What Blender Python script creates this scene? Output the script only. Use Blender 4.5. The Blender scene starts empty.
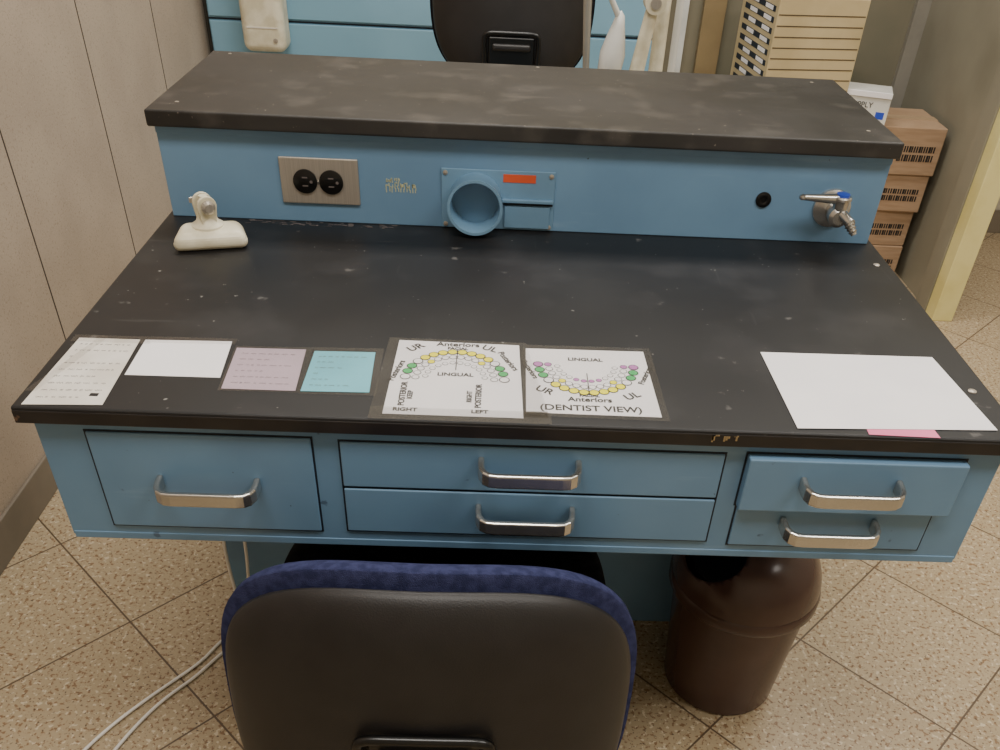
import bpy, bmesh, math, random
from mathutils import Vector, Matrix, Euler
random.seed(4)
sc=bpy.context.scene
COL=bpy.context.collection

# ---------------------------------------------------------------- materials
def srgb(r,g,b):
    f=lambda c:(c/12.92 if c<=.04045 else ((c+.055)/1.055)**2.4)
    return (f(r/255),f(g/255),f(b/255),1)
def mat(name,c1,c2=None,scale=8,rough=.5,metal=0,lo=.4,hi=.6,detail=6,bump=0,bscale=200,speck=None,rough2=None,coat=0,emit=None,estr=0,stretch=None,spec=.5):
    m=bpy.data.materials.new(name); m.use_nodes=True
    nt=m.node_tree; N=nt.nodes; L=nt.links
    b=N['Principled BSDF']; b.inputs['Roughness'].default_value=rough; b.inputs['Metallic'].default_value=metal
    b.inputs['Coat Weight'].default_value=coat; b.inputs['Base Color'].default_value=c1
    b.inputs['Specular IOR Level'].default_value=spec
    tc=N.new('ShaderNodeTexCoord'); src=tc.outputs['Object']
    if stretch:
        mp=N.new('ShaderNodeMapping'); mp.inputs['Scale'].default_value=stretch; L.new(src,mp.inputs['Vector']); src=mp.outputs[0]
    col=None
    if c2 is None: c2=tuple(x*.86 for x in c1[:3])+(1,)
    n=N.new('ShaderNodeTexNoise'); n.inputs['Scale'].default_value=scale; n.inputs['Detail'].default_value=detail; L.new(src,n.inputs['Vector'])
    r=N.new('ShaderNodeMapRange'); r.inputs[1].default_value=lo; r.inputs[2].default_value=hi; L.new(n.outputs['Fac'],r.inputs[0])
    mx=N.new('ShaderNodeMix'); mx.data_type='RGBA'; mx.inputs[6].default_value=c1; mx.inputs[7].default_value=c2; L.new(r.outputs[0],mx.inputs[0])
    col=mx.outputs[2]
    if rough2 is not None:
        rr=N.new('ShaderNodeMapRange'); rr.inputs[1].default_value=lo; rr.inputs[2].default_value=hi; rr.inputs[3].default_value=rough; rr.inputs[4].default_value=rough2
        L.new(n.outputs['Fac'],rr.inputs[0]); L.new(rr.outputs[0],b.inputs['Roughness'])
    for sp in (speck or []):
        n2=N.new('ShaderNodeTexNoise'); n2.inputs['Scale'].default_value=sp[1]; n2.inputs['Detail'].default_value=sp[4] if len(sp)>4 else 3
        s_=tc.outputs['Object']
        if len(sp)>5:
            mp2=N.new('ShaderNodeMapping'); mp2.inputs['Scale'].default_value=sp[5]; mp2.inputs['Rotation'].default_value=(0,0,sp[6]); L.new(s_,mp2.inputs['Vector']); s_=mp2.outputs[0]
        L.new(s_,n2.inputs['Vector'])
        r2=N.new('ShaderNodeMapRange'); r2.inputs[1].default_value=sp[2]; r2.inputs[2].default_value=sp[3]; L.new(n2.outputs['Fac'],r2.inputs[0])
        m2=N.new('ShaderNodeMix'); m2.data_type='RGBA'; m2.inputs[7].default_value=sp[0]; L.new(col,m2.inputs[6]); L.new(r2.outputs[0],m2.inputs[0]); col=m2.outputs[2]
    L.new(col,b.inputs['Base Color'])
    if bump:
        n3=N.new('ShaderNodeTexNoise'); n3.inputs['Scale'].default_value=bscale; L.new(tc.outputs['Object'],n3.inputs['Vector'])
        bp=N.new('ShaderNodeBump'); bp.inputs['Strength'].default_value=bump; bp.inputs['Distance'].default_value=.002; L.new(n3.outputs['Fac'],bp.inputs['Height']); L.new(bp.outputs[0],b.inputs['Normal'])
    if emit: b.inputs['Emission Color'].default_value=emit; b.inputs['Emission Strength'].default_value=estr
    return m
M={}
M['blue']=mat('blue_painted_steel',srgb(111,147,178),srgb(104,139,170),scale=5,rough=.38,rough2=.45,speck=[(srgb(80,104,128),45,.73,.77),(srgb(94,124,152),3,.57,.78,8),(srgb(122,154,182),5,.62,.75,10,(1,1,8),0),(srgb(60,64,66),110,.765,.78)])
M['bluedk']=mat('blue_shadow_gap',srgb(22,32,44),rough=.7)
M['bluepl']=mat('blue_port_paint',srgb(114,151,180),rough=.4)
M['top']=mat('black_laboratory_top',srgb(22,21,22),srgb(29,29,30),scale=3.5,rough=.40,rough2=.5,lo=.35,hi=.7,detail=12,spec=.42,speck=[(srgb(50,49,50),9,.55,.85,14),(srgb(64,63,62),5,.68,.8,12,(1,10,1),.5),(srgb(60,59,58),6,.70,.84,12,(8,1,1),.9),(srgb(130,128,124),110,.735,.77),(srgb(84,82,80),36,.70,.76,4)])
M['shelf']=mat('black_shelf_top',srgb(32,31,30),srgb(54,51,48),scale=5,rough=.36,rough2=.5,lo=.35,hi=.7,detail=12,spec=.5,speck=[(srgb(78,74,69),16,.56,.8,12),(srgb(88,83,78),6,.66,.8,12,(1,9,1),.3),(srgb(130,120,110),130,.72,.76)])  # brown sheen on the mottled top is mixed into the lighter colour
M['chrome']=mat('brushed_chrome',srgb(208,206,200),rough=.24,metal=.92)
M['steel']=mat('stainless_plate',srgb(186,178,166),rough=.4,metal=.6,stretch=(200,1,1))
M['blk']=mat('black_plastic',srgb(27,25,25),srgb(32,30,30),scale=20,rough=.45,bump=.15,bscale=600)
M['blkgl']=mat('black_gloss',srgb(12,12,12),rough=.28)
M['fabric']=mat('navy_fabric',srgb(60,64,100),srgb(46,50,82),scale=90,rough=.95,bump=.8,bscale=900,spec=.1)
M['blkfab']=mat('black_fabric',srgb(20,20,24),srgb(30,30,34),scale=60,rough=.9,bump=.5,bscale=700,spec=.1)
M['brown']=mat('brown_plastic',srgb(78,57,51),srgb(68,49,44),scale=6,rough=.24)
M['cream']=mat('cream_enamel',srgb(228,222,198),srgb(208,200,172),scale=25,rough=.4)
M['white']=mat('white_paper',srgb(247,245,247),srgb(241,239,242),rough=.6)
M['whitepl']=mat('white_plastic',srgb(228,228,222),rough=.35)
M['oldpaper']=mat('taped_paper',srgb(216,210,200),srgb(230,226,218),scale=18,rough=.3)
M['mauve']=mat('mauve_note',srgb(194,174,188),rough=.4)
M['cyan']=mat('cyan_note',srgb(118,202,220),rough=.4)
M['pink']=mat('pink_note',srgb(246,128,170),rough=.6)
M['yel']=mat('tooth_yellow',srgb(255,246,0),srgb(250,238,0),rough=.5)
M['grn']=mat('tooth_green',srgb(60,185,100),rough=.5)
M['pnk']=mat('tooth_lilac',srgb(195,120,190),rough=.5)
M['ink']=mat('black_ink',srgb(22,20,22),rough=.6)
M['fadedink']=mat('faded_ink',srgb(104,96,94),rough=.6)
M['orange']=mat('orange_label',srgb(222,90,52),rough=.4)
M['knobblue']=mat('blue_index_cap',srgb(50,80,200),rough=.3)
M['scratch']=mat('chipped_paint_cream',srgb(196,198,160),rough=.6)
M['card']=mat('corrugated_cardboard',srgb(170,142,114),srgb(158,130,102),scale=10,rough=.85,stretch=(1,1,8))
M['cardtape']=mat('packing_tape',srgb(184,156,124),rough=.35)
M['tan']=mat('tan_file_box',srgb(198,180,140),srgb(186,168,128),scale=8,rough=.6)
M['tandk']=mat('tan_gap',srgb(84,70,48),rough=.8)
M['litpost']=mat('yellow_lit_post',srgb(236,226,160),srgb(224,212,140),scale=6,rough=.45)  # yellow light falling on the post is put into its colour
M['grey']=mat('grey_aluminium',srgb(172,168,158),rough=.4,metal=.4)
M['greypan']=mat('grey_partition_panel',srgb(150,146,130),srgb(136,132,116),scale=3,rough=.5)
M['goldfr']=mat('bronze_frame',srgb(160,140,104),rough=.4,metal=.3)
M['glass']=mat('tinted_glass_panel',srgb(110,110,94),srgb(132,126,108),scale=1.5,rough=.12)
M['wallL']=mat('speckled_laminate',srgb(184,168,150),srgb(176,160,143),scale=6,rough=.55,speck=[(srgb(160,143,126),260,.58,.66),(srgb(200,186,169),300,.62,.70)])
M['wall']=mat('beige_wall_paint',srgb(196,188,170),rough=.7)
M['seam']=mat('dark_seam',srgb(66,56,48),rough=.8)
M['base']=mat('grey_brown_baseboard',srgb(128,118,104),rough=.5)
M['ceil']=mat('white_ceiling',srgb(225,222,214),rough=.9)
M['cord']=mat('white_cord_plastic',srgb(236,233,226),rough=.4)
M['bluewall']=mat('pale_blue_cabinet_paint',srgb(134,178,202),srgb(126,170,194),scale=3,rough=.45)
M['rim']=mat('worn_edge',srgb(40,36,34),srgb(27,25,25),scale=22,rough=.4,lo=.3,hi=.6,speck=[(srgb(100,78,62),50,.71,.75)])
M['rubber']=mat('black_rubber',srgb(22,22,22),rough=.6)
m=bpy.data.materials.new('clear_plastic_sleeve'); m.use_nodes=True; nt=m.node_tree; nt.nodes.clear()
o_=nt.nodes.new('ShaderNodeOutputMaterial'); mx=nt.nodes.new('ShaderNodeMixShader'); t_=nt.nodes.new('ShaderNodeBsdfTransparent'); g_=nt.nodes.new('ShaderNodeBsdfGlossy')
g_.inputs['Roughness'].default_value=.15; mx.inputs[0].default_value=.08
nt.links.new(t_.outputs[0],mx.inputs[1]); nt.links.new(g_.outputs[0],mx.inputs[2]); nt.links.new(mx.outputs[0],o_.inputs[0]); M['clear']=m
# floor
m=bpy.data.materials.new('terrazzo_tiles'); m.use_nodes=True; nt=m.node_tree; N=nt.nodes; L=nt.links; b=N['Principled BSDF']
tc=N.new('ShaderNodeTexCoord'); mp=N.new('ShaderNodeMapping'); mp.inputs['Rotation'].default_value=(0,0,-math.pi/4); mp.inputs['Location'].default_value=(-.144,-.41,0)
L.new(tc.outputs['Object'],mp.inputs['Vector'])
br=N.new('ShaderNodeTexBrick'); br.offset=0; br.squash=1
br.inputs['Scale'].default_value=1; br.inputs['Brick Width'].default_value=.305; br.inputs['Row Height'].default_value=.305; br.inputs['Mortar Size'].default_value=.0020; br.inputs['Mortar Smooth'].default_value=.3
br.inputs['Color1'].default_value=srgb(178,160,130); br.inputs['Color2'].default_value=srgb(168,150,120); br.inputs['Mortar'].default_value=srgb(70,56,42)
L.new(mp.outputs[0],br.inputs['Vector'])
col=br.outputs['Color']
for c,s,lo,hi in [(srgb(132,102,72),130,.55,.62),(srgb(204,190,162),110,.58,.64),(srgb(82,62,46),185,.62,.67)]:
    n=N.new('ShaderNodeTexNoise'); n.inputs['Scale'].default_value=s; n.inputs['Detail'].default_value=4
    off=N.new('ShaderNodeVectorMath'); off.inputs[1].default_value=(s*.37,s*.11,0); L.new(tc.outputs['Object'],off.inputs[0]); L.new(off.outputs[0],n.inputs['Vector'])
    r=N.new('ShaderNodeMapRange'); r.inputs[1].default_value=lo; r.inputs[2].default_value=hi; L.new(n.outputs['Fac'],r.inputs[0])
    q=N.new('ShaderNodeMix'); q.data_type='RGBA'; q.inputs[7].default_value=c; L.new(col,q.inputs[6]); L.new(r.outputs[0],q.inputs[0]); col=q.outputs[2]
q=N.new('ShaderNodeMix'); q.data_type='RGBA'; q.inputs[7].default_value=srgb(92,74,56); L.new(col,q.inputs[6]); L.new(br.outputs['Fac'],q.inputs[0]); L.new(q.outputs[2],b.inputs['Base Color'])
b.inputs['Roughness'].default_value=.4; M['floor']=m

# ---------------------------------------------------------------- helpers
def root(name,loc):
    e=bpy.data.objects.new(name,None); e.location=loc; e.empty_display_size=.05; COL.objects.link(e); return e
def link(o,parent,mat_=None):
    COL.objects.link(o)
    if mat_ is not None:
        for mm in (mat_ if isinstance(mat_,(list,tuple)) else [mat_]): o.data.materials.append(mm)
    if parent:
        o.parent=parent; o.matrix_parent_inverse=Matrix.Translation(-Vector(parent.location))
    return o
def meshobj(name,verts,faces,parent,mat_,smooth=False,bevel=0,seg=2,xf=None):
    me=bpy.data.meshes.new(name)
    if xf is not None: verts=[tuple(xf@Vector(v)) for v in verts]
    me.from_pydata([tuple(v) for v in verts],[],faces)
    bm=bmesh.new(); bm.from_mesh(me); bmesh.ops.recalc_face_normals(bm,faces=bm.faces); bm.to_mesh(me); bm.free()
    o=bpy.data.objects.new(name,me); link(o,parent,mat_)
    if smooth:
        for p in me.polygons: p.use_smooth=True
    if bevel:
        b=o.modifiers.new('bevel','BEVEL'); b.width=bevel; b.segments=seg; b.limit_method='ANGLE'; b.angle_limit=math.radians(40)
    return o
def box(name,parent,a,b,mat_,bevel=.0015,seg=2,xf=None):
    x0,y0,z0=a; x1,y1,z1=b
    v=[(x0,y0,z0),(x1,y0,z0),(x1,y1,z0),(x0,y1,z0),(x0,y0,z1),(x1,y0,z1),(x1,y1,z1),(x0,y1,z1)]
    f=[(0,3,2,1),(4,5,6,7),(0,1,5,4),(1,2,6,5),(2,3,7,6),(3,0,4,7)]
    return meshobj(name,v,f,parent,mat_,bevel=bevel,seg=seg,xf=xf)
def lathe(name,parent,prof,xf,mat_,n=48,cap=True,smooth=True,sx=1,sy=1):
    v=[];f=[]
    for r,z in prof:
        for i in range(n):
            a=2*math.pi*i/n; v.append((r*math.cos(a)*sx,r*math.sin(a)*sy,z))
    for k in range(len(prof)-1):
        for i in range(n):
            j=(i+1)%n; f.append((k*n+i,k*n+j,(k+1)*n+j,(k+1)*n+i))
    if cap:
        if prof[0][0]>1e-5: f.append(tuple(range(n))[::-1])
        if prof[-1][0]>1e-5: f.append(tuple((len(prof)-1)*n+i for i in range(n)))
    o=meshobj(name,v,f,parent,mat_,smooth=False,xf=xf)
    if smooth:
        for p in o.data.polygons: p.use_smooth=len(p.vertices)==4
        e=o.modifiers.new('es','EDGE_SPLIT'); e.split_angle=math.radians(35)
    return o
def T(x,y,z): return Matrix.Translation((x,y,z))
RX=lambda a:Matrix.Rotation(a,4,'X'); RY=lambda a:Matrix.Rotation(a,4,'Y'); RZ=lambda a:Matrix.Rotation(a,4,'Z')
def cylbetween(name,parent,p,q,r,mat_,r2=None,n=24):
    p=Vector(p);q=Vector(q);d=q-p; xf=Matrix.Translation(p)@d.to_track_quat('Z','Y').to_matrix().to_4x4()
    return lathe(name,parent,[(r,0),(r if r2 is None else r2,d.length)],xf,mat_,n=n)
def tube(name,parent,pts,r,mat_,cyclic=False):
    cu=bpy.data.curves.new(name,'CURVE'); cu.dimensions='3D'; cu.bevel_depth=r; cu.bevel_resolution=4; cu.resolution_u=10; cu.use_fill_caps=True
    s=cu.splines.new('NURBS'); s.points.add(len(pts)-1); s.order_u=4; s.use_endpoint_u=True; s.use_cyclic_u=cyclic
    for i,p in enumerate(pts): s.points[i].co=(*p,1)
    o=bpy.data.objects.new(name,cu); return link(o,parent,mat_)
def text(name,parent,body,loc,size,mat_,rot=(0,0,0),ext=.0001,bold=.0):
    cu=bpy.data.curves.new(name,'FONT'); cu.body=body; cu.size=size; cu.extrude=ext; cu.align_x='CENTER'; cu.align_y='CENTER'; cu.offset=bold
    o=bpy.data.objects.new(name,cu); link(o,parent,mat_); o.location=loc; o.rotation_euler=rot; return o
def outline_prism(name,parent,pts2,y0,y1,mat_,bevel=.001,xf=None):
    n=len(pts2); v=[(x,y0,z) for x,z in pts2]+[(x,y1,z) for x,z in pts2]
    f=[tuple(range(n)),tuple(range(2*n-1,n-1,-1))]+[(i,(i+1)%n,n+(i+1)%n,n+i) for i in range(n)]
    return meshobj(name,v,f,parent,mat_,bevel=bevel,xf=xf)
def sheet(name,parent,q,z,mat_,th=.0004,curl=0):
    v=[(x,y,z) for x,y in q]+[(x,y,z+th) for x,y in q]
    f=[(0,1,2,3),(4,5,6,7),(0,1,5,4),(1,2,6,5),(2,3,7,6),(3,0,4,7)]
    return meshobj(name,v,f,parent,mat_)
def pillow(name,parent,w,h,n,d0,d1,mat_,xf,wrap=0,taper=0,rings=14,seg=72,edge=.5):
    v=[];f=[]
    def P(t,a,side):
        c,s=math.cos(a),math.sin(a)
        x=w/2*t*math.copysign(abs(c)**(2/n),c); z=h/2*t*math.copysign(abs(s)**(2/n),s)
        x*=1+taper*z/(h/2)
        d=(max(0,1-t**5))**edge
        y=(-d0*d if side<0 else d1*d)+wrap*x*x
        return (x,y,z)
    for side in (-1,1):
        base=len(v); v.append(P(0,0,side))
        for k in range(1,rings+1):
            t=math.sin(math.pi/2*k/rings)
            for i in range(seg): v.append(P(t,2*math.pi*i/seg,side))
        for i in range(seg): f.append((base,base+1+i,base+1+(i+1)%seg))
        for k in range(rings-1):
            a=base+1+k*seg; b2=a+seg
            for i in range(seg): f.append((a+i,a+(i+1)%seg,b2+(i+1)%seg,b2+i))
    me_o=meshobj(name,v,f,parent,mat_,smooth=True,xf=xf)
    bm=bmesh.new(); bm.from_mesh(me_o.data); bmesh.ops.remove_doubles(bm,verts=bm.verts,dist=1e-5); bmesh.ops.recalc_face_normals(bm,faces=bm.faces); bm.to_mesh(me_o.data); bm.free()
    for p in me_o.data.polygons: p.use_smooth=True
    return me_o

# ---------------------------------------------------------------- room
XL,XR,YF,YB,ZC=-.49,3.0,-2.2,2.6,2.7
box('floor',None,(XL-.1,YF-.1,-.1),(XR+.1,YB+.1,0),M['floor'],0)
box('ceiling',None,(XL-.1,YF-.1,ZC),(XR+.1,YB+.1,ZC+.1),M['ceil'],0)
wl=root('wall_left',(XL,.2,1.35))
box('panel_core',wl,(XL-.1,YF-.1,0),(XL,YB+.1,ZC),M['wallL'],0)
y=1.03-.48*6
while y<YB:
    box('panel_seam',wl,(XL-.001,y-.002,0.09),(XL+.0006,y+.002,ZC),M['seam'],0); y+=.48
box('wall_right',None,(XR,YF-.1,0),(XR+.1,YB+.1,ZC),M['wall'],0)
box('wall_front',None,(XL-.1,YF-.1,0),(XR+.1,YF,ZC),M['wall'],0)
box('wall_back',None,(XL-.1,YB,0),(XR+.1,YB+.1,ZC),M['wall'],0)
box('baseboard_left',None,(XL,YF,0),(XL+.008,YB,.09),M['base'],.002)
box('baseboard_back',None,(1.95,YB-.008,0),(XR,YB,.09),M['base'],.002)
box('baseboard_right',None,(XR-.008,YF,0),(XR,YB-.01,.09),M['base'],.002)

w=root('window_1',(1.55,2.58,1.2))
box('glass',w,(1.02,2.575,.05),(1.9,2.585,2.2),M['glass'],0)
for x0,ww,mm in ((1.0,.04,M['grey']),(1.07,.03,M['whitepl']),(1.15,.075,M['goldfr']),(1.60,.03,M['grey']),(1.86,.05,M['grey'])): box('mullion',w,(x0,2.55,0),(x0+ww,2.598,2.25),mm)
box('sill',w,(1.0,2.552,0),(1.91,2.598,.08),M['grey']); box('head',w,(1.0,2.55,2.2),(1.91,2.598,2.26),M['grey'])
p=root('door_1',(1.92,2.2,1.1))
box('jamb_post',p,(1.893,1.80,0),(1.96,1.86,2.2),M['litpost'],.003)
box('inner_strip',p,(1.888,1.86,0),(1.93,1.94,2.2),M['greypan'],.002)
box('side_panel',p,(1.905,1.94,0),(1.925,2.548,2.2),M['greypan'],0)

# ---------------------------------------------------------------- workbench
W=1.064; D=.534; ZT=.74
wb=root('dental_laboratory_workbench',(W/2,.44,.4))
box('worktop',wb,(-.0085,-.001,ZT-.0206),(W+.009,.88,ZT),M['top'],.003,3)
box('worn_front_edge',wb,(-.0075,-.0018,ZT-.0195),(W+.008,.0005,ZT-.004),M['rim'],.0008)
bx0,bx1,yb=.0045,1.0590,.009; zb=.558; zt=ZT-.0206
box('drawer_housing',wb,(bx0,yb,zb),(bx1,.87,zt),M['blue'],.0015)
box('bottom_lip',wb,(bx0+.002,yb-.001,zb-.004),(bx1-.002,yb+.02,zb+.006),M['blue'],.001)
box('pedestal',wb,(.006,.43,.0),(W-.006,.87,zb-.001),M['blue'],.002)
ZR=.8728
box('riser',wb,(.001,D,ZT),(W-.001,.87,ZR),M['blue'],.0015)
box('riser_top_lip',wb,(.001,D-.002,ZR-.012),(W-.001,D+.002,ZR-.001),M['blue'],.0008)
box('shelf_top',wb,(-.004,D-.017,ZR),(W+.003,.881,ZR+.0228),M['shelf'],.003,3)
def handle(par,cx,z,yf,wd=.107,dp=.030):
    path=[(-wd/2,0),(-wd/2,-.012),(-wd/2+.001,-.019),(-wd/2+.0045,-.0255),(-wd/2+.010,-.029),(-wd/2+.018,-dp),(wd/2-.018,-dp),(wd/2-.010,-.029),(wd/2-.0045,-.0255),(wd/2-.001,-.019),(wd/2,-.012),(wd/2,0)]
    n=len(path); v=[];f=[]
    for i,(x,y) in enumerate(path):
        a=path[max(0,i-1)]; b=path[min(n-1,i+1)]; t=Vector((b[0]-a[0],b[1]-a[1])).normalized(); nn=Vector((-t.y,t.x))
        th=.0035; hz=.0088; zo=.10*y
        for s,zz in ((-1,-hz),(1,-hz),(1,hz),(-1,hz)):
            v.append((cx+x+nn.x*th*s, yf+y+nn.y*th*s, z+zz+zo))
    for i in range(n-1):
        for k in range(4): f.append((i*4+k,i*4+(k+1)%4,(i+1)*4+(k+1)%4,(i+1)*4+k))
    f.append((0,1,2,3)); f.append(tuple(reversed([(n-1)*4+k for k in range(4)])))
    meshobj('pull_handle',v,f,par,M['chrome'],bevel=.0026,seg=4)
def drawer(name,x0,x1,z0,z1,hx,hz,out=.003):
    box(name+'_gap',wb,(x0-.002,yb-.0006,z0-.002),(x1+.002,yb+.001,z1+.002),M['bluedk'],0)
    yf=yb-out
    box(name+'_front',wb,(x0,yf,z0),(x1,yb+.0005,z1),M['blue'],.0018,3)
    handle(wb,hx,hz,yf)
drawer('left_drawer',.057,.297,.576,.7066,.1795,.645)
drawer('center_upper_drawer',.328,.750,.6435,.704,.5355,.684)
drawer('center_lower_drawer',.328,.750,.578,.6405,.5335,.618)
drawer('right_lower_drawer',.777,1.006,.574,.631,.887,.613)
drawer('right_upper_drawer',.775,1.019,.6345,.706,.892,.678,out=.013)
for x,y in ((1.052,.455),(1.050,.10)):
    lathe('worktop_screw',wb,[(.005,0),(.005,.001),(.003,.002),(.0001,.002)],T(x,y,ZT),M['steel'],n=20)
for x,y in ((.03,.86),(1.02,.85),(.03,.56),(1.03,.57),(.55,.865)):
    lathe('shelf_screw',wb,[(.003,0),(.003,.0008),(.0001,.001)],T(x,y,ZR+.0228),M['steel'],n=16)
for i in range(11):
    x=.324+i*.0043; hgt=.010+random.random()*.004; zb_=.789+random.random()*.002
    for s in range(3):
        z0=zb_+s*hgt/3; dx=random.uniform(-.0008,.0008)
        box('paint_chip',wb,(x+dx,D-.0005,z0),(x+dx+.0013,D+.0002,z0+hgt/3+.0004),M['scratch'],0)
    if i%2: box('paint_chip',wb,(x,D-.0005,zb_+hgt*random.random()),(x+.004,D+.0002,zb_+hgt*.5+.0012),M['scratch'],0)
    if i%3==0: box('paint_chip',wb,(x,D-.0005,zb_+hgt-.001),(x+.004,D+.0002,zb_+hgt+.0004),M['scratch'],0)
for i in range(16):
    x=.324+random.random()*.02; z=.803+random.random()*.005
    box('paint_chip',wb,(x,D-.0005,z),(x+.0015,D+.0002,z+.003),M['scratch'],0)
for i in range(60):
    x=.11+random.random()*.23; y=D-.003-random.random()*.014
    box('worktop_chip',wb,(x,y,ZT-.0005),(x+.001+random.random()*.008,y+.0008+random.random()*.002,ZT+.0003),M['fadedink'],0)
for i in range(12):
    x=.725+random.random()*.03
    box('edge_chip',wb,(x,-.0024,ZT-.014+random.random()*.010),(x+.002,.0002,ZT-.006),M['goldfr'],0)

o=root('duplex_electrical_outlet',(.2275,D-.002,.802))
box('cover_plate',o,(.170,D-.004,.7685),(.285,D,.8355),M['steel'],.002,3)
for cx in (.2065,.2445):
    lathe('receptacle',o,[(.0175,0),(.0175,.0025),(.0165,.003),(.0001,.003)],T(cx,D-.004,.802)@RX(math.pi/2),M['blkgl'],n=40)
    for dz in (.006,-.006): box('slot',o,(cx-.004,D-.0074,.802+dz-.0009),(cx+.004,D-.0068,.802+dz+.0009),M['fadedink'],0)
    lathe('ground_hole',o,[(.0022,0),(.0022,.0004)],T(cx+(.009),D-.007,.802)@RX(math.pi/2),M['fadedink'],n=12)
lathe('screw',o,[(.003,0),(.003,.001),(.0001,.0015)],T(.2255,D-.004,.802)@RX(math.pi/2),M['chrome'],n=16)

v=root('vacuum_dust_port',(.49,D-.02,.785))
box('mounting_plate',v,(.406,D-.003,.7415),(.574,D-.0003,.829),M['bluepl'],.001)
xf=T(.457,D-.003,.786)@RX(math.pi/2)
lathe('port_collar',v,[(.0385,0),(.0385,.032),(.0405,.035),(.0405,.040),(.0365,.040),(.0350,.036),(.0350,.001),(.0001,.001)],xf,M['bluepl'],n=64,cap=False)
box('damper_track',v,(.496,D-.010,.784),(.572,D-.003,.789),M['bluepl'],.001)
box('damper_slot',v,(.498,D-.0035,.779),(.572,D-.0028,.7838),M['bluedk'],0)
box('damper_slide',v,(.500,D-.006,.745),(.568,D-.003,.778),M['bluepl'],.001)
box('orange_label',v,(.497,D-.0036,.8125),(.545,D-.0028,.824),M['orange'],0)
for x in (.412,.568):
    for z in (.747,.823): lathe('screw',v,[(.0035,0),(.0035,.001),(.0001,.002)],T(x,D-.003,z)@RX(math.pi/2),M['steel'],n=16)

g=root('black_panel_grommet',(.887,D,.802))
lathe('ring',g,[(.0115,0),(.0115,.002),(.008,.003),(.004,.002),(.004,.0005),(.0001,.0005)],T(.887,D,.802)@RX(math.pi/2),M['blkgl'],n=32)
g=root('laboratory_gas_valve',(.991,D,.797))
lathe('wall_flange',g,[(.029,0),(.028,.004),(.020,.009),(.0125,.012),(.0125,.024),(.015,.026),(.015,.040),(.010,.044),(.0001,.044)],T(.992,D,.794)@RX(math.pi/2),M['chrome'],n=40)
cylbetween('bonnet',g,(.992,D-.034,.800),(.992,D-.034,.820),.010,M['chrome'],.012)
lathe('bonnet_top',g,[(.014,0),(.014,.003),(.012,.005),(.0001,.005)],T(.992,D-.034,.819),M['chrome'],n=24)
lathe('blue_index_cap',g,[(.0095,0),(.0095,.003),(.0001,.004)],T(.992,D-.034,.824),M['knobblue'],n=24)
cylbetween('lever',g,(.988,D-.034,.819),(.934,D-.038,.821),.0078,M['chrome'],.0042)
lathe('lever_tip',g,[(.0001,-.005),(.0045,-.0025),(.0052,0),(.0045,.0025),(.0001,.005)],T(.932,D-.038,.821),M['chrome'],n=16)
cylbetween('outlet_arm',g,(.994,D-.034,.800),(1.005,D-.058,.792),.0085,M['chrome'],.007)
nx=(Vector((1.002,D-.053,.794)),Vector((1.012,D-.064,.778)))
cylbetween('serrated_nozzle',g,nx[0],nx[1],.0075,M['chrome'],.004)
for k in range(3):
    a=nx[0].lerp(nx[1],.30+.22*k); b=nx[0].lerp(nx[1],.30+.22*k+.14); cylbetween('nozzle_ring',g,a,b,.0085-.0009*k,M['chrome'],.0055-.0006*k)

# lamp bracket
lb=root('lamp_clamp_bracket',(.088,.437,ZT))
A=T(.086,.434,ZT+.0002)@RZ(math.radians(14))
vv=[(-.053,-.028,0),(.052,-.026,0),(.047,.028,0),(-.044,.028,0),(-.050,-.025,.023),(.049,-.023,.023),(.040,.023,.028),(-.037,.023,.028)]
meshobj('cast_base',vv,[(0,3,2,1),(4,5,6,7),(0,1,5,4),(1,2,6,5),(2,3,7,6),(3,0,4,7)],lb,M['cream'],bevel=.011,seg=6,xf=A)
lathe('boss',lb,[(.023,0),(.022,.006),(.016,.010),(.012,.018),(.0001,.018)],A@T(-.002,.008,.021),M['cream'],n=32)
for s in (-1,1):
    pts=[(-.010,.028),(.010,.028)]+[(.0135*math.cos(a),.055+.0135*math.sin(a)) for a in [i*math.pi/10 for i in range(11)]]
    outline_prism('fork_ear',lb,pts,s*.010-.0025,s*.010+.0025,M['cream'],.001,xf=A@T(-.002,.008,0)@RZ(.35))
B=A@T(-.002,.008,.055)@RZ(.35)
lathe('pivot_bolt',lb,[(.0055,-.024),(.0055,.022)],B@RX(math.pi/2),M['steel'],n=16)
lathe('knob',lb,[(.008,0),(.0095,.002),(.0095,.006),(.006,.008),(.0001,.008)],B@RX(math.pi/2)@T(0,0,.013),M['steel'],n=14,smooth=False)
lathe('lamp_socket',lb,[(.006,-.005),(.006,.012)],B,M['cream'],n=20)
box('wing',lb,(-.014,-.002,-.004),(.014,.001,.004),M['steel'],.002,xf=B@T(0,.023,0))

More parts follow.
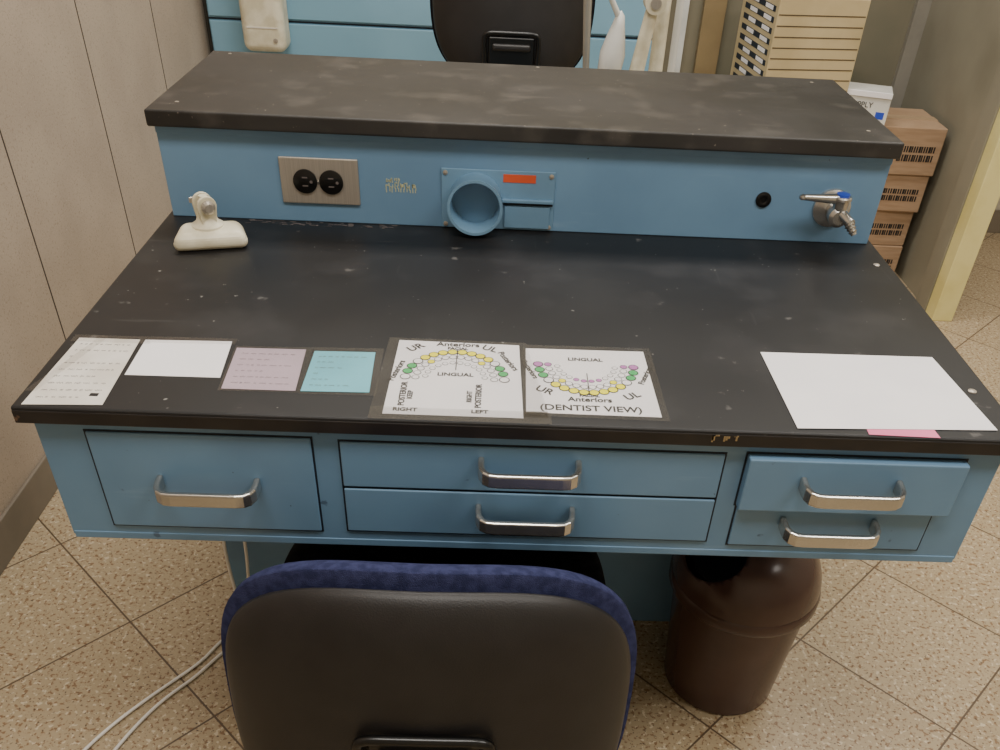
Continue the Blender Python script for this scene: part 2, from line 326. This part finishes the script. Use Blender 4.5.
# ---------------------------------------------------------------- papers
zt=ZT
def scrib(par,q,z,rows,mat_,seed):
    rr=random.Random(seed); a,b,c,d=[Vector((*p,0)) for p in q]
    for i in range(rows):
        t=(i+1)/(rows+1.0); l=a.lerp(d,t); r=b.lerp(c,t); x=.1
        while x<.85:
            w_=rr.uniform(.03,.10); n=5
            for k in range(n):
                p0=l.lerp(r,x+w_*k/n); p1=l.lerp(r,x+w_*(k+.8)/n); h=.0005; dy=rr.uniform(-.002,.002)
                sheet('writing',par,[(p0.x,p0.y-h-dy),(p1.x,p1.y-h+dy),(p1.x,p1.y+h+dy),(p0.x,p0.y+h-dy)],z,mat_,.0001)
            x+=w_+rr.uniform(.02,.05)
            if rr.random()<.12: break
q=[(.007,.149),(.077,.150),(.084,.008),(.002,.004)]
p=root('taped_note_sheet',(.045,.08,ZT)); sheet('paper',p,q,zt+.0002,M['oldpaper']); scrib(p,q,zt+.0007,9,M['fadedink'],1)
sheet('tape',p,[(.0,.156),(.085,.157),(.092,.14),(.0,.14)],zt+.0008,M['clear'],.0001)
sheet('tape',p,[(-.006,.03),(.030,.155),(.040,.155),(.006,.03)],zt+.0009,M['clear'],.0001)
box('torn_spot',p,(.064,.024,zt+.0006),(.073,.030,zt+.0008),M['ink'],0)
q=[(.083,.150),(.183,.1535),(.190,.071),(.086,.070)]
p=root('blank_index_card',(.135,.11,ZT)); sheet('paper',p,q,zt+.0002,M['white'])
sheet('tape',p,[(.083,.158),(.188,.160),(.188,.146),(.083,.143)],zt+.0008,M['clear'],.0001)
q=[(.192,.139),(.272,.1406),(.277,.049),(.197,.0486)]
p=root('mauve_sticky_note',(.235,.09,ZT)); sheet('paper',p,q,zt+.0002,M['mauve']); scrib(p,q,zt+.0007,6,M['fadedink'],2)
sheet('tape',p,[(.190,.143),(.280,.145),(.283,.045),(.194,.044)],zt+.0009,M['clear'],.0001)
q=[(.2825,.138),(.353,.140),(.357,.051),(.2825,.049)]
p=root('cyan_sticky_note',(.32,.09,ZT)); sheet('paper',p,q,zt+.0002,M['cyan']); scrib(p,q,zt+.0007,6,M['fadedink'],3)
sheet('tape',p,[(.281,.146),(.362,.149),(.365,.044),(.281,.043)],zt+.0009,M['clear'],.0001)

def disc(par,cx,cy,r,z,mat_):
    n=20
    v=[(cx+r*math.cos(2*math.pi*i/n),cy+r*math.sin(2*math.pi*i/n),z) for i in range(n)]
    meshobj('tooth_outline',v,[tuple(range(n))],par,M['ink'])
    v=[(cx+r*.82*math.cos(2*math.pi*i/n),cy+r*.82*math.sin(2*math.pi*i/n),z+.0001) for i in range(n)]
    meshobj('tooth_fill',v,[tuple(range(n))],par,mat_)
def chart(name,q,cx,cy,flip,labels):
    p=root(name,(cx,cy,ZT)); sheet('paper',p,q,zt+.0002,M['white'])
    z=zt+.0008; s=-1 if flip else 1
    for ring,(rx,ry) in enumerate(((.056,.062),(.0445,.050))):
        for i in range(16):
            a=math.radians(2+176*i/15.0); x=cx+rx*math.cos(a); y=cy+s*(ry*math.sin(a))
            if 4<=i<=11 and ring==0: mm=M['yel']
            elif i in (4,11) and ring==1: mm=M['yel']
            elif i in(1,2,13,14): mm=M['grn'] if ring==0 else M['white']
            elif i in (0,15) and flip: mm=M['pnk']
            else: mm=M['white']
            disc(p,x,y,.0062 if ring==0 else .0046,z+.0002*(1-ring),mm)
    for i in range(12):
        a=math.radians(8+164*i/11.0); disc(p,cx+.034*math.cos(a),cy+s*.037*math.sin(a),.0036,z,M['pnk'] if (flip and 3<i<8) else M['white'])
    sheet('midline',p,[(cx-.0005,cy+s*.02),(cx+.0005,cy+s*.02),(cx+.0005,cy+s*.068),(cx-.0005,cy+s*.068)],z+.0004,M['ink'],.0001)
    for (b,dx,dy,sz,rot) in labels: text('lettering',p,b,(cx+dx,cy+dy,z+.0001),sz,M['ink'],(0,0,math.radians(rot)),bold=.00025)
    return p
q=[(.378,.172),(.522,.1695),(.526,.010),(.376,.010)]
L1=[('Anteriors',0,.080,.013,0),('FACIAL',0,.0705,.0075,0),('LINGUAL',0,.010,.010,0),('UR',-.050,.070,.016,40),('UL',.038,.073,.016,-25),('Posteriors',-.067,.015,.011,78),('Posteriors',.060,.045,.011,-65),
 ('KEEP',-.047,-.036,.008,90),('RIGHT',.018,-.036,.008,90),('POSTERIOR',.028,-.034,.0095,90),('POSTERIOR',-.055,-.034,.0095,90),('RIGHT',-.050,-.066,.009,0),('LEFT',.030,-.066,.009,0)]
p=chart('upper_teeth_chart',q,.449,.085,False,L1)
sheet('plastic_sleeve',p,[(.366,.176),(.530,.174),(.556,-.0015),(.362,-.0015)],zt+.0016,M['clear'],.0001)
sheet('tape',p,[(.362,.022),(.556,.022),(.556,-.0015),(.362,-.0015)],zt+.0018,M['clear'],.0001)
q=[(.530,.163),(.672,.165),(.676,.021),(.529,.022)]
L2=[('Anteriors',0,-.077,.0125,0),('FACIAL',0,-.0685,.007,0),('LINGUAL',0,.012,.010,0),('UR',-.050,-.060,.016,-30),('UL',.048,-.066,.016,30),('(DENTIST VIEW)',.0,-.095,.0155,0),('Posteriors',-.066,-.015,.010,-70),('Posteriors',.068,-.02,.010,70)]
p=chart('lower_teeth_chart',q,.600,.128,True,L2)
sheet('plastic_sleeve',p,[(.526,.170),(.680,.172),(.684,.012),(.526,.014)],zt+.0016,M['clear'],.0001)
q=[(.817,.174),(1.031,.177),(1.044,.0175),(.821,.008)]
p=root('blank_white_paper',(.93,.09,ZT)); sheet('paper',p,q,zt+.0008,M['white'],.0005)
p=root('pink_sticky_note',(.936,.01,ZT)); sheet('paper',p,[(.90,.05),(.97,.052),(.974,-.0005),(.897,.0015)],zt+.0002,M['pink'],.0004)

# ---------------------------------------------------------------- chairs
def chair(name,cx,yback,zback,bh,seatz,cush,face=1,bw=.395,blw=.016,pz=-.045):
    seaty=yback+face*.245
    r=root(name,(cx,seaty,0)); 
    F=T(cx,yback,zback)@(Matrix.Identity(4) if face>0 else RZ(math.pi))@RX(math.radians(-8))
    pillow('back_shell',r,bw,bh,3.0,.030,.012,M['blk'],F,wrap=1.0,taper=.02,edge=.6)
    pillow('back_cushion',r,bw+blw,bh+blw,3.0,.004,.060,cush,F@T(0,.012,.006),wrap=1.0,taper=.02,edge=.45)
    ring=[(-.068,-.030,pz-.06),(-.073,-.033,pz+.004),(-.068,-.036,pz+.018),(-.04,-.037,pz+.018),(.04,-.037,pz+.018),(.068,-.036,pz+.018),(.073,-.033,pz+.004),(.068,-.030,pz-.06)]
    tube('recess_rim',r,[tuple(F@Vector(q_)) for q_ in ring],.006,M['blkgl'])
    box('recess_panel',r,(-.060,-.0335,pz-.060),(.060,-.020,pz+.010),M['blkgl'],.004,3,xf=F)
    box('adjust_lever',r,(-.050,-.050,pz-.022),(.050,-.026,pz-.006),M['blk'],.006,4,xf=F)
    s=face
    pts=[(cx,yback-s*.01,zback-.02),(cx,yback-s*.035,zback-bh*.5-.02),(cx,yback-s*.03,seatz-.10),(cx,yback+s*.05,seatz-.085),(cx,seaty,seatz-.07)]
    if seatz-.1<zback-bh*.5-.03: tube('back_support_bar',r,pts,.014,M['blk'])
    else: box('back_support_bar',r,(cx-.035,min(yback-s*.005,seaty),seatz-.095),(cx+.035,max(yback-s*.005,seaty),seatz-.08),M['blk'],.004)
    pillow('seat_pan',r,.44,.42,3.2,.010,.030,M['blk'],T(cx,seaty,seatz-.045)@RX(-math.pi/2),edge=.5)
    pillow('seat_cushion',r,.45,.43,3.2,.035,.035,M['blkfab'],T(cx,seaty,seatz-.03)@RX(-math.pi/2),edge=.45)
    box('tilt_mechanism',r,(cx-.06,seaty-.09,seatz-.105),(cx+.06,seaty+.07,seatz-.065),M['blk'],.008,3)
    cylbetween('gas_lift_shroud',r,(cx,seaty,.075),(cx,seaty,.24),.030,M['blk'],.026)
    cylbetween('gas_lift_piston',r,(cx,seaty,.22),(cx,seaty,seatz-.09),.015,M['chrome'])
    cylbetween('base_hub',r,(cx,seaty,.055),(cx,seaty,.10),.045,M['blk'],.038)
    for k in range(5):
        a=math.radians(90+72*k); ex,ey=cx+.23*math.cos(a),seaty+.23*math.sin(a)
        d=Vector((math.cos(a),math.sin(a),0)); nrm=Vector((-d.y,d.x,0)); c0=Vector((cx,seaty,0))
        v=[]
        for t,wd,z0,z1 in ((.02,.024,.058,.098),(.23,.014,.060,.080)):
            for sx_,z in ((-1,z0),(1,z0),(1,z1),(-1,z1)): v.append(tuple(c0+d*t+nrm*wd*sx_+Vector((0,0,z))))
        meshobj('base_leg_%d'%(k+1),v,[(0,1,2,3),(4,7,6,5),(0,4,5,1),(1,5,6,2),(2,6,7,3),(3,7,4,0)],r,M['blk'],bevel=.004,seg=3)
        for s2 in (-1,1):
            c=Vector((ex,ey,.025))+nrm*.014*s2
            lathe('caster_wheel',r,[(.0001,-.009),(.020,-.009),(.025,-.006),(.025,.006),(.020,.009),(.0001,.009)],Matrix.Translation(c)@nrm.to_track_quat('Z','Y').to_matrix().to_4x4(),M['blkgl'],n=24)
        cylbetween('caster_stem',r,(ex,ey,.024),(ex,ey,.066),.008,M['blk'])
    return r
chair('office_chair',.432,-.190,.455,.39,.44,M['fabric'],1,bw=.448,pz=.012)
chair('office_chair.001',.508,1.80,.86,.42,.60,M['blkfab'],1,bw=.42,pz=-.105)

# ---------------------------------------------------------------- trash can
BX=.925
t=root('domed_trash_can',(BX,.30,0)); A=T(BX,.30,0)
lathe('bin_body',t,[(.0001,.002),(.094,0),(.099,.004),(.115,.236),(.119,.240),(.119,.246),(.111,.246),(.094,.01),(.0001,.008)],A,M['brown'],n=64,cap=False)
n=72; rings=28; vv=[];ff=[]
for k in range(rings+1):
    ph=math.pi/2*k/rings; rr_=.123*math.cos(ph)**.72 if k<rings else 0.0004; zz=.252+.108*math.sin(ph)
    for i in range(n):
        a=2*math.pi*i/n; vv.append((BX+rr_*math.cos(a),.30+rr_*math.sin(a),zz))
for k in range(rings):
    for i in range(n):
        j=(i+1)%n; ff.append((k*n+i,k*n+j,(k+1)*n+j,(k+1)*n+i))
o=meshobj('dome_lid',vv,ff,t,M['brown'],smooth=True)
bm=bmesh.new(); bm.from_mesh(o.data)
aa=math.radians(200)
nn=Vector((math.cos(aa)*.62,math.sin(aa)*.62,.78)).normalized()
bmesh.ops.bisect_plane(bm,geom=bm.verts[:]+bm.edges[:]+bm.faces[:],plane_co=Vector((BX,.30,.258))+nn*.101,plane_no=nn,clear_outer=True)
bm.to_mesh(o.data); bm.free()
for p_ in o.data.polygons: p_.use_smooth=True
sm=o.modifiers.new('sol','SOLIDIFY'); sm.thickness=.004
lathe('lid_collar',t,[(.1235,.232),(.1255,.236),(.1255,.252),(.123,.256),(.1215,.25),(.1215,.232)],A,M['brown'],n=64,cap=False)
pillow('swing_flap',t,.12,.12,2.2,.006,.004,M['blkgl'],Matrix.Translation(Vector((BX,.30,.258))+nn*.084)@nn.to_track_quat('Y','Z').to_matrix().to_4x4())

# ---------------------------------------------------------------- cord
c=root('white_power_cord',(-.05,.3,0))
tube('cord',c,[(.03,.425,.35),(.01,.405,.2),(.03,.40,.06),(.02,.37,.004),(-.01,.34,.004),(-.02,.30,.004),(-.07,.24,.004),(-.11,.19,.004),(-.17,.10,.004),(-.20,-.0,.004),(-.24,-.15,.004)],.003,M['cord'])
tube('cord_return',c,[(.05,.425,.35),(.06,.41,.18),(.045,.38,.03),(.03,.35,.004),(.0,.31,.004),(-.03,.25,.004),(-.07,.21,.004),(-.12,.10,.004),(-.14,.0,.004),(-.15,-.1,.004)],.003,M['cord'])

# ---------------------------------------------------------------- background
c=root('blue_storage_cabinet',(.25,2.45,.45))
box('carcass',c,(XL+.025,2.42,.0),(.98,2.59,.95),M['bluewall'],.002)
box('seam',c,(XL+.025,2.4185,.655),(.98,2.421,.660),M['bluedk'],0)
box('door_panel',c,(XL+.03,2.412,.665),(.97,2.42,.94),M['bluewall'],.002)
box('drawer_panel',c,(XL+.03,2.412,.2),(.97,2.42,.652),M['bluewall'],.002)
d=root('cream_wall_enclosure',(-.27,2.36,.75))  # cream enclosure, modelled on what looks like a lamp head
box('housing',d,(-.337,2.31,.585),(-.203,2.412,.95),M['cream'],.025,6)
box('cover_seam',d,(-.318,2.3085,.655),(-.222,2.3105,.659),M['oldpaper'],0)
lathe('latch_screw',d,[(.007,0),(.007,.003),(.0001,.004)],T(-.232,2.31,.622)@RX(math.pi/2),M['steel'],n=20)

u=root('dental_handpiece_stand',(.85,1.5,.4))
cylbetween('floor_base',u,(.86,1.55,0),(.86,1.55,.03),.17,M['grey'],.16,n=48)
cylbetween('column',u,(.86,1.56,.02),(.86,1.56,1.15),.017,M['cream'])
cylbetween('arm_joint',u,(.83,1.53,.905),(.83,1.48,.905),.024,M['cream'])
cylbetween('joint_cap',u,(.83,1.48,.905),(.83,1.474,.905),.012,M['steel'])
cylbetween('drop_arm',u,(.828,1.505,.90),(.795,1.505,.68),.014,M['cream'],.020)
box('instrument_rail',u,(.66,1.49,.66),(.90,1.53,.69),M['grey'],.004)
lathe('handpiece_body',u,[(.006,0),(.017,.015),(.028,.05),(.030,.09),(.022,.125),(.015,.15),(.010,.17),(.0001,.18)],T(.735,1.505,.705)@RY(.12),M['whitepl'],n=28)
cylbetween('handpiece_hook',u,(.752,1.505,.87),(.725,1.49,.915),.007,M['whitepl'],.006)
tube('handpiece_hose',u,[(.735,1.505,.70),(.73,1.50,.60),(.77,1.48,.45),(.84,1.50,.50),(.86,1.54,.62)],.006,M['whitepl'])
cylbetween('second_handpiece',u,(.69,1.505,.69),(.675,1.505,.93),.007,M['grey'],.010)
tube('second_hose',u,[(.695,1.505,.69),(.70,1.50,.58),(.80,1.47,.40),(.86,1.50,.55)],.005,M['grey'])
cylbetween('side_pole',u,(.905,1.60,.02),(.905,1.60,1.1),.009,M['whitepl'])
box('pole_clamp',u,(.85,1.54,.30),(.915,1.61,.33),M['grey'],.003)

fc=root('card_file_cabinet',(1.39,2.22,.4))
X0,X1,Y0,Y1,Z1=1.250,1.522,2.08,2.38,.845
box('carcass',fc,(X0,Y0,0),(X1,Y1,Z1),M['tan'],.002)
z=.03
while z<Z1-.02:
    box('front_groove',fc,(X0+.004,Y0-.0006,z),(X1-.004,Y0+.001,z+.003),M['tandk'],0)
    box('side_slot',fc,(X0-.0008,Y0+.02,z+.005),(X0+.001,Y1-.03,z+.020),M['bluedk'],0)
    box('side_label',fc,(X0-.002,Y0+.04,z+.007),(X0+.0005,Y0+.10,z+.018),M['white'],0)
    box('side_label',fc,(X0-.002,Y0+.16,z+.007),(X0+.0005,Y0+.22,z+.018),M['white'],0)
    z+=.0285
pillow('packet_on_top',fc,.14,.10,2.6,.015,.0,M['white'],T(1.44,2.17,Z1+.0005)@RX(-math.pi/2)@RX(math.pi))
fc.rotation_euler=(0,0,math.radians(7))

def cbox(name,x0,x1,y0,y1,z0,h,rot=0):
    r=root(name,((x0+x1)/2,(y0+y1)/2,z0))
    box('carton',r,(x0,y0,z0),(x1,y1,z0+h),M['card'],.003)
    xm=(y0+y1)/2
    box('tape_strip',r,(x0-.0006,xm-.022,z0+h-.03),(x1+.0006,xm+.022,z0+h+.0008),M['cardtape'],0)
    for i in range(15):
        xx=x1-.135+i*.0078; box('printed_bar',r,(xx,y0-.0007,z0+h*.30),(xx+.0045+.002*(i%3==0),y0+.0005,z0+h*.44),M['ink'],0)
        box('printed_bar',r,(xx,y0-.0007,z0+h*.49),(xx+.0045+.002*(i%4==0),y0+.0005,z0+h*.62),M['ink'],0)
    r.rotation_euler=(0,0,math.radians(rot)); return r
cbox('cardboard_box',1.57,1.872,2.11,2.34,0,.120,-2)
cbox('cardboard_box.001',1.565,1.868,2.11,2.34,.121,.120,1)
cbox('cardboard_box.002',1.575,1.878,2.10,2.33,.242,.120,-2)
cbox('cardboard_box.003',1.565,1.882,2.09,2.32,.363,.145,-1)
wbx=root('white_supply_box',(1.62,2.15,.51))
box('carton',wbx,(1.55,2.09,.509),(1.69,2.19,.605),M['whitepl'],.002); box('lid_flap',wbx,(1.55,2.085,.590),(1.69,2.09,.606),M['white'],.001)
box('blue_print',wbx,(1.655,2.0892,.53),(1.68,2.0905,.55),M['knobblue'],0)
text('print',wbx,'SUPPLY',(1.605,2.0885,.567),.022,M['ink'],(math.pi/2,0,0))
wbx.rotation_euler=(0,0,-.30)
# ---------------------------------------------------------------- lights
def panel(name,x,y,sx,sy,power):
    r=root(name,(x,y,ZC-.05))
    box('troffer_frame',r,(x-sx/2-.03,y-sy/2-.03,ZC-.03),(x+sx/2+.03,y+sy/2+.03,ZC),M['ceil'],.002)
    la=bpy.data.lights.new('troffer_lamp','AREA'); la.shape='RECTANGLE'; la.size=sx; la.size_y=sy; la.energy=power; la.color=(1,.955,.89)
    lo=bpy.data.objects.new('troffer_lamp',la); COL.objects.link(lo); lo.parent=r; lo.location=(0,0,.015)
panel('ceiling_light',.35,1.4,1.1,.5,35)
panel('ceiling_light.001',1.9,1.4,1.1,.5,31)
panel('ceiling_light.002',.35,-.6,1.1,.5,30)
panel('ceiling_light.003',1.9,-.6,1.1,.5,28)
w_=bpy.data.worlds.new('w'); sc.world=w_; w_.use_nodes=True; w_.node_tree.nodes['Background'].inputs[0].default_value=(.6,.6,.6,1); w_.node_tree.nodes['Background'].inputs[1].default_value=.15

bpy.context.view_layer.update(); dg=bpy.context.evaluated_depsgraph_get()
for o in [o for o in bpy.data.objects if o.type in('CURVE','FONT')]:
    me=bpy.data.meshes.new_from_object(o.evaluated_get(dg)); nm=o.name.split('.')[0]
    n2=bpy.data.objects.new(nm,me); COL.objects.link(n2); n2.parent=o.parent; n2.matrix_parent_inverse=o.matrix_parent_inverse.copy(); n2.location=o.location; n2.rotation_euler=o.rotation_euler
    if o.type=='CURVE':
        for p_ in me.polygons: p_.use_smooth=True
    bpy.data.objects.remove(o)

ca=bpy.data.cameras.new('camera'); ca.sensor_width=36; ca.lens=878.15*36/1000; ca.shift_x=-.0201; ca.shift_y=.1363; ca.clip_start=.02
co=bpy.data.objects.new('camera',ca); co.location=(.4958,-.7783,1.2543); co.rotation_euler=(.8871,-.0440,-.0051); COL.objects.link(co); sc.camera=co
